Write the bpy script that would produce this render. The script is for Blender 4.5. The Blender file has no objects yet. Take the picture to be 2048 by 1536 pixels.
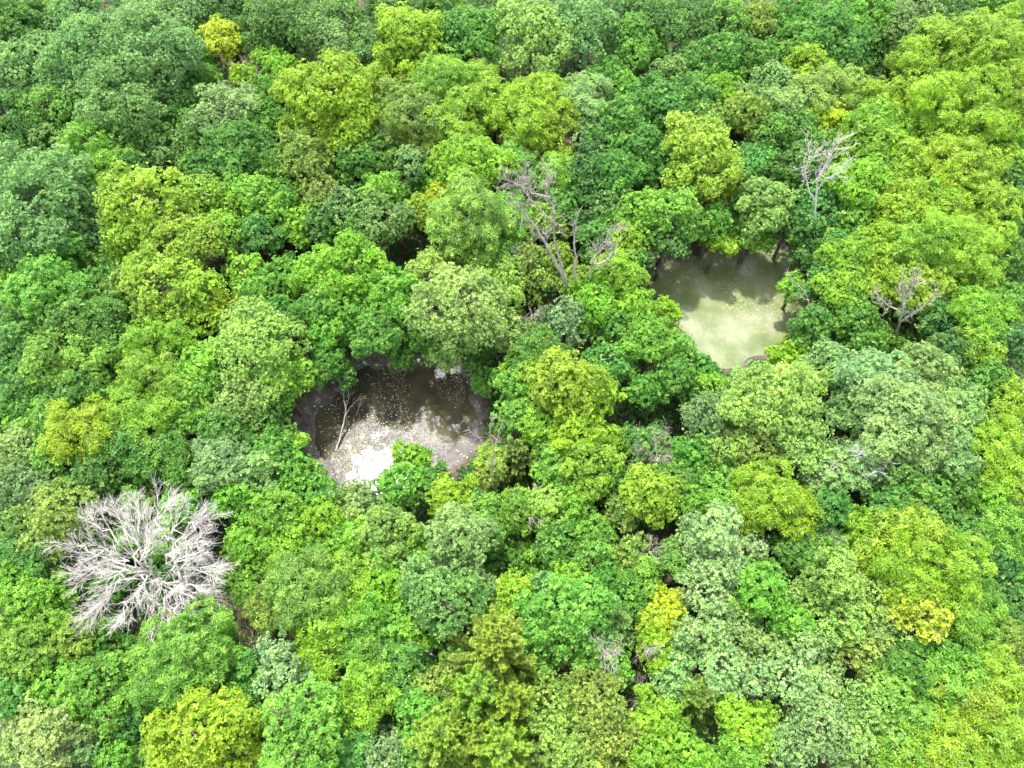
import bpy, math, random
import numpy as np
from mathutils import Vector

# ------------------------------------------------------------------ camera, sky, sun, exposure
scene = bpy.context.scene
CAM_H, PITCH, HFOV = 70.0, 62.0, 66.0
F = 1024 / math.tan(math.radians(HFOV / 2))
cam_d = bpy.data.cameras.new('camera')
cam = bpy.data.objects.new('camera', cam_d)
scene.collection.objects.link(cam)
cam.location = (0, 0, CAM_H)
cam.rotation_euler = (math.radians(90 - PITCH), 0, 0)
cam_d.sensor_fit = 'HORIZONTAL'
cam_d.angle = math.radians(HFOV)
cam_d.clip_end = 3000
scene.camera = cam

def ray(px, py):
    x, y = (px - 1024) / F, (768 - py) / F
    p = math.radians(PITCH)
    # forward = (0, cos p, -sin p), up = (0, sin p, cos p)
    v = np.array([x, math.cos(p) + y * math.sin(p), -math.sin(p) + y * math.cos(p)])
    return v / np.linalg.norm(v)

def at(px, py, z=0.0):
    v = ray(px, py)
    return np.array([0, 0, CAM_H]) + v * ((z - CAM_H) / v[2])

def at_depth(px, py, Y):
    v = ray(px, py)
    return np.array([0, 0, CAM_H]) + v * (Y / v[1])

sun_dir = ray(762, 950) * np.array([1, 1, -1])          # the sun stands where the muddy pond mirrors it
SUN_EL = math.asin(sun_dir[2])
SUN_AZ = math.atan2(sun_dir[0], sun_dir[1])              # clockwise from +Y
sd = bpy.data.lights.new('sun', 'SUN')
sd.energy = 4.3
sd.angle = math.radians(2.5)
sd.color = (1.0, 0.955, 0.87)
sun = bpy.data.objects.new('sun', sd)
scene.collection.objects.link(sun)
sun.rotation_euler = Vector(-sun_dir).to_track_quat('-Z', 'Y').to_euler()

world = bpy.data.worlds.new('World')
scene.world = world
world.use_nodes = True
nt = world.node_tree
nt.nodes.clear()
N, K = nt.nodes.new, nt.links.new
out = N('ShaderNodeOutputWorld'); bg = N('ShaderNodeBackground')
sky = N('ShaderNodeTexSky'); sky.sky_type = 'NISHITA'; sky.sun_disc = False
sky.sun_elevation = SUN_EL; sky.sun_rotation = SUN_AZ
tc = N('ShaderNodeTexCoord')
noise = N('ShaderNodeTexNoise'); noise.inputs['Scale'].default_value = 3.2; noise.inputs['Detail'].default_value = 7
noise.inputs['Roughness'].default_value = 0.55
K(tc.outputs['Generated'], noise.inputs['Vector'])
ramp = N('ShaderNodeMapRange'); ramp.inputs['From Min'].default_value = 0.40; ramp.inputs['From Max'].default_value = 0.62
K(noise.outputs['Fac'], ramp.inputs['Value'])
dot = N('ShaderNodeVectorMath'); dot.operation = 'DOT_PRODUCT'
dot.inputs[1].default_value = tuple(sun_dir)
nrm = N('ShaderNodeVectorMath'); nrm.operation = 'NORMALIZE'
K(tc.outputs['Generated'], nrm.inputs[0]); K(nrm.outputs[0], dot.inputs[0])
def wmath(op, a, b=None):
    m = N('ShaderNodeMath'); m.operation = op
    for i, v in enumerate((a, b)):
        if v is None: continue
        if isinstance(v, (int, float)): m.inputs[i].default_value = v
        else: K(v, m.inputs[i])
    return m.outputs[0]
d0 = wmath('MAXIMUM', dot.outputs['Value'], 0.0)
wide = wmath('MULTIPLY', wmath('POWER', d0, 8), 30.0)          # bright thin cloud round the sun
tight = wmath('MULTIPLY', wmath('POWER', d0, 120), 24.0)
cl = wmath('ADD', wmath('ADD', wide, tight), 12.0)
cl = wmath('MULTIPLY', cl, wmath('ADD', wmath('MULTIPLY', ramp.outputs[0], 0.75), 0.25))
comb = N('ShaderNodeVectorMath'); comb.operation = 'SCALE'; comb.inputs[0].default_value = (0.99, 0.985, 1.03)
K(cl, comb.inputs['Scale'])
add = N('ShaderNodeVectorMath'); add.operation = 'ADD'
K(sky.outputs[0], add.inputs[0]); K(comb.outputs[0], add.inputs[1])
K(add.outputs[0], bg.inputs['Color'])
bg.inputs['Strength'].default_value = 0.1
K(bg.outputs[0], out.inputs['Surface'])

vs = scene.view_settings
vs.view_transform = 'Standard'; vs.look = 'None'; vs.gamma = 1; vs.use_curve_mapping = False
vs.exposure = 1.25
scene.render.engine = 'CYCLES'
cy = scene.cycles
cy.max_bounces = 7; cy.diffuse_bounces = 4; cy.transmission_bounces = 4; cy.glossy_bounces = 2
cy.sample_clamp_indirect = 8
cy.use_denoising = True; cy.denoiser = "OPENIMAGEDENOISE"; cy.denoising_input_passes = "RGB_ALBEDO_NORMAL"

# ------------------------------------------------------------------ materials
def new_mat(name):
    m = bpy.data.materials.new(name); m.use_nodes = True
    t = m.node_tree; t.nodes.clear()
    return m, t, t.nodes.new, t.links.new

def leaf_material(name, trans=0.38, rough=0.55, spec=0.28, back=1.35):
    m, t, n, k = new_mat(name)
    o = n('ShaderNodeOutputMaterial'); oi = n('ShaderNodeObjectInfo')
    at_v = n('ShaderNodeAttribute'); at_v.attribute_name = 'vary'
    at_t = n('ShaderNodeAttribute'); at_t.attribute_name = 'tip'
    # every leaf differs a little in hue, saturation and value
    h = n('ShaderNodeHueSaturation')
    mr = n('ShaderNodeMapRange'); mr.inputs['To Min'].default_value = 0.508; mr.inputs['To Max'].default_value = 0.489
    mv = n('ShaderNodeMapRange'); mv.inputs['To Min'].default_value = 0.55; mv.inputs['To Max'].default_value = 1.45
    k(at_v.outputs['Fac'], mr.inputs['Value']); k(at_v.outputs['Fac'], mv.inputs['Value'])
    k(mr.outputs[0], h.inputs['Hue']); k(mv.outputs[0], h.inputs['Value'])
    k(oi.outputs['Color'], h.inputs['Color'])
    # fresh shoots are paler and yellower
    tipc = n('ShaderNodeMix'); tipc.data_type = 'RGBA'; tipc.blend_type = 'ADD'
    tipc.inputs['B'].default_value = (0.095, 0.095, 0.014, 1)
    k(at_t.outputs['Fac'], tipc.inputs['Factor']); k(h.outputs[0], tipc.inputs['A'])
    # pale undersides
    geo = n('ShaderNodeNewGeometry')
    und = n('ShaderNodeMix'); und.data_type = 'RGBA'; und.blend_type = 'MIX'
    hs = n('ShaderNodeHueSaturation'); hs.inputs['Saturation'].default_value = 0.78; hs.inputs['Value'].default_value = back
    k(tipc.outputs['Result'], hs.inputs['Color'])
    k(geo.outputs['Backfacing'], und.inputs['Factor']); k(tipc.outputs['Result'], und.inputs['A']); k(hs.outputs[0], und.inputs['B'])
    p = n('ShaderNodeBsdfPrincipled'); p.inputs['Roughness'].default_value = rough
    p.inputs['Specular IOR Level'].default_value = spec
    k(und.outputs['Result'], p.inputs['Base Color'])
    tr = n('ShaderNodeBsdfTranslucent')
    tc2 = n('ShaderNodeMix'); tc2.data_type = 'RGBA'; tc2.blend_type = 'MULTIPLY'; tc2.inputs['Factor'].default_value = 1
    tc2.inputs['B'].default_value = (1.45, 1.45, 0.7, 1)
    k(und.outputs['Result'], tc2.inputs['A']); k(tc2.outputs['Result'], tr.inputs['Color'])
    mx = n('ShaderNodeMixShader'); mx.inputs[0].default_value = trans
    k(p.outputs[0], mx.inputs[1]); k(tr.outputs[0], mx.inputs[2]); k(mx.outputs[0], o.inputs['Surface'])
    return m

M_LEAF = leaf_material('broad_leaves')
M_OAK = leaf_material('oak_leaves', trans=0.3, rough=0.5, spec=0.4, back=1.5)
M_FROND = leaf_material('frond_leaves', trans=0.42, rough=0.5, spec=0.35, back=1.2)
M_CEDAR = leaf_material('cedar_needles', trans=0.25, rough=0.6, spec=0.25, back=1.0)
M_UNDER = leaf_material('undergrowth_leaves', trans=0.35, rough=0.55, spec=0.3, back=1.2)

def bark_material(name, c1, c2, scale=6, rough=0.9):
    m, t, n, k = new_mat(name)
    o = n('ShaderNodeOutputMaterial'); p = n('ShaderNodeBsdfPrincipled'); p.inputs['Roughness'].default_value = rough
    p.inputs['Specular IOR Level'].default_value = 0.2
    co = n('ShaderNodeTexCoord'); mp = n('ShaderNodeMapping'); mp.inputs['Scale'].default_value = (1, 1, 0.25)
    no = n('ShaderNodeTexNoise'); no.inputs['Scale'].default_value = scale; no.inputs['Detail'].default_value = 5
    cr = n('ShaderNodeValToRGB'); cr.color_ramp.elements[0].position = 0.35; cr.color_ramp.elements[1].position = 0.65
    cr.color_ramp.elements[0].color = (*c1, 1); cr.color_ramp.elements[1].color = (*c2, 1)
    k(co.outputs['Object'], mp.inputs[0]); k(mp.outputs[0], no.inputs['Vector']); k(no.outputs['Fac'], cr.inputs[0])
    k(cr.outputs[0], p.inputs['Base Color']); k(p.outputs[0], o.inputs['Surface'])
    return m
M_BARK = bark_material('grey_brown_bark', (0.07, 0.055, 0.04), (0.16, 0.13, 0.10))
M_DEAD = bark_material('bleached_dead_wood', (0.36, 0.33, 0.30), (0.58, 0.54, 0.50), 3)
M_TWIG = bark_material('dry_brown_twigs', (0.13, 0.09, 0.06), (0.30, 0.23, 0.18), 3)
M_SNAG = bark_material('weathered_snag_wood', (0.20, 0.175, 0.145), (0.38, 0.345, 0.30), 3)

# ------------------------------------------------------------------ mesh helpers
def quads_mesh(name, V, mat, vary=None, tip=None):
    """V: (n,4,3) quads -> mesh"""
    n = len(V)
    me = bpy.data.meshes.new(name)
    me.vertices.add(n * 4); me.vertices.foreach_set('co', V.reshape(-1).astype(np.float32))
    me.loops.add(n * 4); me.loops.foreach_set('vertex_index', np.arange(n * 4, dtype=np.int32))
    me.polygons.add(n); me.polygons.foreach_set('loop_start', np.arange(0, n * 4, 4, dtype=np.int32))
    me.update(calc_edges=True)
    for nm, a in (('vary', vary), ('tip', tip)):
        if a is not None:
            at_ = me.attributes.new(nm, 'FLOAT', 'FACE'); at_.data.foreach_set('value', a.astype(np.float32))
    me.materials.append(mat)
    return me

def tubes_mesh(name, lines, mat):
    """lines: list of (points (k,3), radii (k,), sides) -> one mesh of tapered tubes"""
    vs_, fs, off = [], [], 0
    for P, R, s in lines:
        P = np.asarray(P, float); R = np.asarray(R, float); k = len(P)
        T = np.gradient(P, axis=0); T /= np.linalg.norm(T, axis=1)[:, None] + 1e-9
        ref = np.array([0.31, 0.2, 0.93]) if abs(T[0][2]) < 0.8 else np.array([0.95, 0.3, 0.1])
        A = np.cross(T, ref); A /= np.linalg.norm(A, axis=1)[:, None] + 1e-9
        B = np.cross(T, A)
        an = np.arange(s) * 2 * math.pi / s
        ring = P[:, None] + R[:, None, None] * (np.cos(an)[None, :, None] * A[:, None] + np.sin(an)[None, :, None] * B[:, None])
        vs_.append(ring.reshape(-1, 3))
        i = np.arange(k - 1)[:, None]; j = np.arange(s)[None]
        j2 = (j + 1) % s
        f = np.stack([off + i * s + j, off + i * s + j2, off + (i + 1) * s + j2, off + (i + 1) * s + j], -1).reshape(-1, 4)
        fs.append(f); off += k * s
    V = np.concatenate(vs_); Fc = np.concatenate(fs).astype(np.int32)
    me = bpy.data.meshes.new(name)
    me.vertices.add(len(V)); me.vertices.foreach_set('co', V.reshape(-1).astype(np.float32))
    me.loops.add(Fc.size); me.loops.foreach_set('vertex_index', Fc.reshape(-1))
    me.polygons.add(len(Fc)); me.polygons.foreach_set('loop_start', np.arange(0, Fc.size, 4, dtype=np.int32))
    me.update(calc_edges=True)
    me.polygons.foreach_set('use_smooth', np.ones(len(Fc), bool))
    me.materials.append(mat)
    return me

def unit(a):
    return a / (np.linalg.norm(a, axis=-1, keepdims=True) + 1e-9)

def leaf_quads(rg, P, Nn, per, L, W, el=(0.05, 0.9), droop=0.25, lj=0.3, wide=0.5):
    """tufts at P with axis Nn, each a rosette of `per` leaves"""
    n = len(P)
    ref = rg.normal(size=(n, 3)); A = unit(np.cross(Nn, ref)); B = np.cross(Nn, A)
    ph = (np.arange(per)[None] + rg.uniform(-.35, .35, (n, per))) * 2 * math.pi / per + rg.uniform(0, 6.28, (n, 1))
    e = rg.uniform(el[0], el[1], (n, per))
    D = (np.cos(ph)[..., None] * A[:, None] + np.sin(ph)[..., None] * B[:, None]) * np.cos(e)[..., None] + np.sin(e)[..., None] * Nn[:, None]
    D[..., 2] -= droop * rg.uniform(0.3, 1.2, (n, per)); D = unit(D)
    Wd = unit(np.cross(D, Nn[:, None] + 0.45 * rg.normal(size=(n, per, 3))))
    ll = L * (1 + rg.uniform(-lj, lj, (n, per)))[..., None]; ww = W * (1 + rg.uniform(-lj, lj, (n, per)))[..., None]
    p0 = P[:, None] + 0.06 * L * D
    m = p0 + wide * ll * D; m2 = m.copy()
    tipp = p0 + ll * D; tipp[..., 2] -= 0.12 * ll[..., 0]
    Q = np.stack([p0, m + Wd * ww / 2, tipp, m2 - Wd * ww / 2], axis=2)
    return Q.reshape(-1, 4, 3)

def shell_dirs(rg, n, zmin):
    i = np.arange(n) + 0.5
    z = 1 - (1 - zmin) * i / n
    ph = i * 2.39996 + rg.uniform(0, 6.28)
    r = np.sqrt(np.maximum(0, 1 - z * z))
    d = np.stack([r * np.cos(ph), r * np.sin(ph), z], 1) + rg.normal(scale=0.6 / math.sqrt(n), size=(n, 3))
    return unit(d)

SP = {  # clump radius, tufts per clump m2, leaves per tuft, leaf L, W, droop, tip share, V/R, material
    'r': dict(cr=0.85, dens=17, per=6, L=0.23, W=0.14, droop=.25, tip=.12, v=.92, el=(0.0, .9), mat=M_LEAF),
    'k': dict(cr=0.80, dens=17, per=7, L=0.20, W=0.11, droop=.10, tip=.14, v=.85, el=(0.1, 1.1), mat=M_OAK),
    'f': dict(cr=0.95, dens=10, per=8, L=0.36, W=0.10, droop=.42, tip=.10, v=.95, el=(-.1, .8), mat=M_FROND),
    'v': dict(cr=0.65, dens=16, per=5, L=0.23, W=0.16, droop=.3, tip=.06, v=.80, el=(0.0, .7), mat=M_LEAF),
}
CLASS_R = [1.7, 2.6, 3.6, 4.8, 6.3]

def crown_broad(sp, R, seed):
    s = SP[sp]; rg = np.random.default_rng(seed)
    V = s['v'] * R
    # uneven outline: a few big bulges and dents
    bumps = unit(rg.normal(size=(9, 3)) * [1, 1, .7]); amp = rg.uniform(-.26, .20, 9)
    def radial(d):
        q = np.clip(d @ bumps.T, 0, 1) ** 5
        return 1 + (q * amp).sum(1)
    nl = int(5 + R * 1.9)
    lob = [(np.array([rg.normal() * .08 * R, rg.normal() * .08 * R, .30 * V]), .50 * R)]
    for q in range(nl):
        a_ = q * 2.4 + rg.normal(scale=.25); rr_ = R * rg.uniform(.34, .76); zz_ = V * rg.uniform(-.45, .50) * (1.25 - .7 * rr_ / R)
        lob.append((np.array([rr_ * math.cos(a_), rr_ * math.sin(a_), zz_]), R * rg.uniform(.20, .40)))
    LC = np.array([l[0] for l in lob]); LR = np.array([l[1] for l in lob])
    C, D, cr, ltone = [], [], [], []
    for q, (lc, lr) in enumerate(lob):
        c0 = np.clip(s['cr'] * (.32 + .40 * lr), .38, 1.1)
        m = max(5, int(2 * math.pi * lr * lr * 1.35 / (math.pi * c0 * c0) * .98))
        d = shell_dirs(rg, m, -.55); pos = lc + d * (lr - c0 * .45) * rg.uniform(.78, 1.22, (m, 1)) * [1, 1, .95]
        ins = (np.linalg.norm(pos[:, None] - LC[None], axis=2) < LR[None] * .70); ins[:, q] = False
        ok = ~ins.any(1) & (rg.random(m) > .06)
        C.append(pos[ok]); D.append(unit(d[ok] + .25 * unit(lc + [0, 0, .6 * V]))); cr.append(c0 * rg.uniform(.55, 1.12, ok.sum())); ltone.append(np.full(ok.sum(), rg.random()))
    C = np.concatenate(C); D = np.concatenate(D); cr = np.concatenate(cr); ltone = np.concatenate(ltone)
    n = len(C)
    Ps, Ns, Vr, Tp = [], [], [], []
    ctone = np.clip(.55 * rg.uniform(0, 1, n) + .45 * ltone, 0, 1)
    for i in range(n):
        m = max(8, int(s['dens'] * 2.6 * math.pi * cr[i] ** 2))
        d = unit(rg.normal(size=(m, 3)))
        o = unit(D[i] + np.array([0, 0, .55]))
        d = d[(d @ o) > -0.35]
        sq = np.array([1.05, 1.05, .9]) * rg.uniform(.8, 1.25, 3)
        k = len(d)
        rr = cr[i] * (1 - 0.38 * rg.random(k) ** 2.2) * (1 + .18 * np.sin(d @ rg.normal(size=3) * 5 + i))
        P = C[i] + d * rr[:, None] * sq
        nn = unit(d * .8 + o * .5 + np.array([0, 0, .35]) + rg.normal(scale=.25, size=(k, 3)))
        Ps.append(P); Ns.append(nn)
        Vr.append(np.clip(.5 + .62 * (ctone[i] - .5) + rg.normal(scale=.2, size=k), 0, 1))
        outer = (d @ o) > .35
        Tp.append(np.where((rg.random(k) < s['tip'] * 3.4 * ctone[i]) & outer, rg.uniform(.4, 1, k), 0))
    # inner filling, toned darker to paint shade into the crown gaps, and small stray sprigs that break the outline
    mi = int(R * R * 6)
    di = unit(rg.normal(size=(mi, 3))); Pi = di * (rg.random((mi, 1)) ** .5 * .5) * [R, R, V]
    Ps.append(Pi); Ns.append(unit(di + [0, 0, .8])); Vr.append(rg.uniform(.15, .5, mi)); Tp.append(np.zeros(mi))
    ms = int(R * R * 4)
    ds = shell_dirs(rg, ms, -.4)
    Ps.append(ds * (radial(ds) * rg.uniform(.5, 1.0, ms))[:, None] * [R, R, V]); Ns.append(unit(ds + [0, 0, .5]))
    Vr.append(rg.uniform(.3, .9, ms)); Tp.append((rg.random(ms) < .2) * .8)
    P = np.concatenate(Ps); Nn = np.concatenate(Ns); Vv = np.concatenate(Vr); T = np.concatenate(Tp)
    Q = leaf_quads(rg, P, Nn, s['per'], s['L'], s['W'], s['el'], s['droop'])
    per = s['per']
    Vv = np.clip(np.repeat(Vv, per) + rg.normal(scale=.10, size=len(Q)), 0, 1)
    return Q, Vv, np.repeat(T, per), C, V

def crown_cedar(R, seed):
    """conical red cedar: branches radiate from the leader, each a feather of narrow sprays"""
    rg = np.random.default_rng(seed)
    Ht = R * 2.7
    nb = int(85 * (R / 2.6) ** 1.3)
    lines = []; P, Nn, Vr = [], [], []
    for i in range(nb):
        t = ((i + rg.random()) / nb)
        L = R * (1 - t) ** .6 * rg.uniform(.6, 1.2) + .3
        a = i * 2.4 + rg.normal(scale=.25); up = .15 + .75 * t + rg.normal(scale=.12)
        d = unit(np.array([math.cos(a), math.sin(a), up]))
        o = np.array([0, 0, Ht * (t - .42)])
        k = max(4, int(L / .13))
        s = np.linspace(.12, 1, k)
        pts = o + d * (s * L)[:, None]; pts[:, 2] -= .18 * L * s * (1 - s) * 2
        side = unit(np.cross(d, [0, 0, 1.]))
        for sg in (-1, 1, 0):
            for j in range(k):
                w = (1 - s[j] * .75) * .32 * min(L, 2.2) * rg.uniform(.5, 1)
                dd = unit(d * .9 + side * sg * .75 + np.array([0, 0, .25 if sg else .5]) + rg.normal(scale=.13, size=3))
                for u in (.15, .5, .85) if sg else (.2, .7):
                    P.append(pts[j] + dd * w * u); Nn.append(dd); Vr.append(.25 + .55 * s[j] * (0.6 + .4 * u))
        if t < .6: lines.append((np.array([o, o + d * L * .55]), np.array([.02, .006]), 3))
    P = np.array(P); Nn = np.array(Nn); Vr = np.array(Vr)
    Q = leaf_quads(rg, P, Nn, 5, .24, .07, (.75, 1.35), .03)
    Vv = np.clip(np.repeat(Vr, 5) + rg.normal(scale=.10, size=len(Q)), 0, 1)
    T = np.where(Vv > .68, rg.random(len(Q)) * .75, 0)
    return Q, Vv, T, lines, Ht

def limb(rg, a, b, r0, r1, sag=.12, k=6, sides=5, w=.04):
    a = np.asarray(a, float); b = np.asarray(b, float); t = np.linspace(0, 1, k)[:, None]
    L = np.linalg.norm(b - a)
    P = a + (b - a) * t
    P[:, 2] += (np.sin(t[:, 0] * math.pi) * sag * L)
    P[1:-1] += rg.normal(scale=w * L, size=(k - 2, 3))
    return (P, np.linspace(r0, r1, k), sides)

PROTO = {}
def proto(sp, ci, var):
    """meshes of one kind and size of tree: trunk, branches and crown, in metres"""
    key = (sp, ci, var)
    if key in PROTO: return PROTO[key]
    R = CLASS_R[ci]; seed = 100 * ci + 17 * var + {'r': 1, 'k': 2, 'f': 3, 'v': 4, 'c': 5}[sp] * 1000
    rg = np.random.default_rng(seed + 7)
    if sp == 'c':
        Q, Vv, T, bl, Ht = crown_cedar(R, seed)
        zc = Ht * .42 + .5
        crown = quads_mesh('cedar_crown', Q, M_CEDAR, Vv, T)
        trunk = tubes_mesh('cedar_trunk', [(np.array([[0, 0, -.4], [0.05, 0, zc], [0, .05, zc + Ht * .46]]), np.array([.2, .13, .02]), 7)], M_BARK)
        for l in bl: l[0][:, 2] += zc
        br = tubes_mesh('cedar_branches', bl, M_BARK)
        PROTO[key] = (trunk, br, crown, zc, zc + .6 * Ht, R)
        return PROTO[key]
    Q, Vv, T, C, V = crown_broad(sp, R, seed)
    H = {'r': 4.2, 'k': 4.0, 'f': 4.6, 'v': 1.2}[sp] + 1.75 * R
    zc = H - V
    crown = quads_mesh({'r': 'leafy_crown', 'k': 'oak_crown', 'f': 'frond_crown', 'v': 'bushy_crown'}[sp], Q, SP[sp]['mat'], Vv, T)
    tr = .07 * R + .05
    fork = zc - .35 * V
    trunk = tubes_mesh('trunk', [limb(rg, (0, 0, -.4), (rg.normal() * .15, rg.normal() * .15, fork), tr, tr * .72, 0, 6, 8, .012),
                                 limb(rg, (0, 0, fork - .1), (rg.normal() * .3, rg.normal() * .3, zc + .45 * V), tr * .7, tr * .25, 0, 5, 6, .03)], M_BARK)
    lines = []
    pick = rg.permutation(len(C))[:min(len(C), 26)]
    main = []
    for j, c in enumerate(pick):
        tgt = C[c] + np.array([0, 0, zc])
        if j < 7 or not main:
            st = np.array([0, 0, fork + rg.uniform(-.1, .5) * V])
            l = limb(rg, st, tgt, tr * .5, .03, -.06, 7, 5); main.append(l[0])
        else:
            ms = min(main, key=lambda m: np.linalg.norm(m[4] - tgt)); st = ms[rg.integers(2, 5)]
            l = limb(rg, st, tgt, tr * .26, .02, -.05, 5, 4)
        lines.append(l)
    br = tubes_mesh('branches', lines, M_BARK)
    PROTO[key] = (trunk, br, crown, zc, H, R)
    return PROTO[key]

def link(name, data, parent=None):
    o = bpy.data.objects.new(name, data); scene.collection.objects.link(o)
    if parent: o.parent = parent
    return o
def tag(o, label, cat, group=None, kind=None):
    o['label'] = label; o['category'] = cat
    if group: o['group'] = group
    if kind: o['kind'] = kind

COL = {
    'G': (0.068, 0.190, 0.024), 'E': (0.060, 0.188, 0.027), 'D': (0.048, 0.140, 0.023), 'B': (0.094, 0.205, 0.048),
    'P': (0.150, 0.265, 0.080), 'L': (0.104, 0.258, 0.026), 'Y': (0.162, 0.290, 0.016), 'K': (0.26, 0.35, 0.015),
    'O': (0.126, 0.220, 0.030), 'H': (0.156, 0.280, 0.048), 'S': (0.130, 0.280, 0.018)}
COLW = {'G': 'mid green', 'E': 'emerald green', 'D': 'dark green', 'B': 'grey green', 'P': 'pale sage green', 'L': 'light green',
        'Y': 'yellow green', 'K': 'bright yellow', 'O': 'olive green', 'H': 'pale lime', 'S': 'lime green'}
KIND = {'r': ('broadleaf_tree', 'leafy tree'), 'k': ('oak_tree', 'dense tree'), 'f': ('frond_leaved_tree', 'feathery tree'),
        'v': ('understory_shrub', 'low bush'), 'c': ('cedar_tree', 'spiky cedar')}

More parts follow.
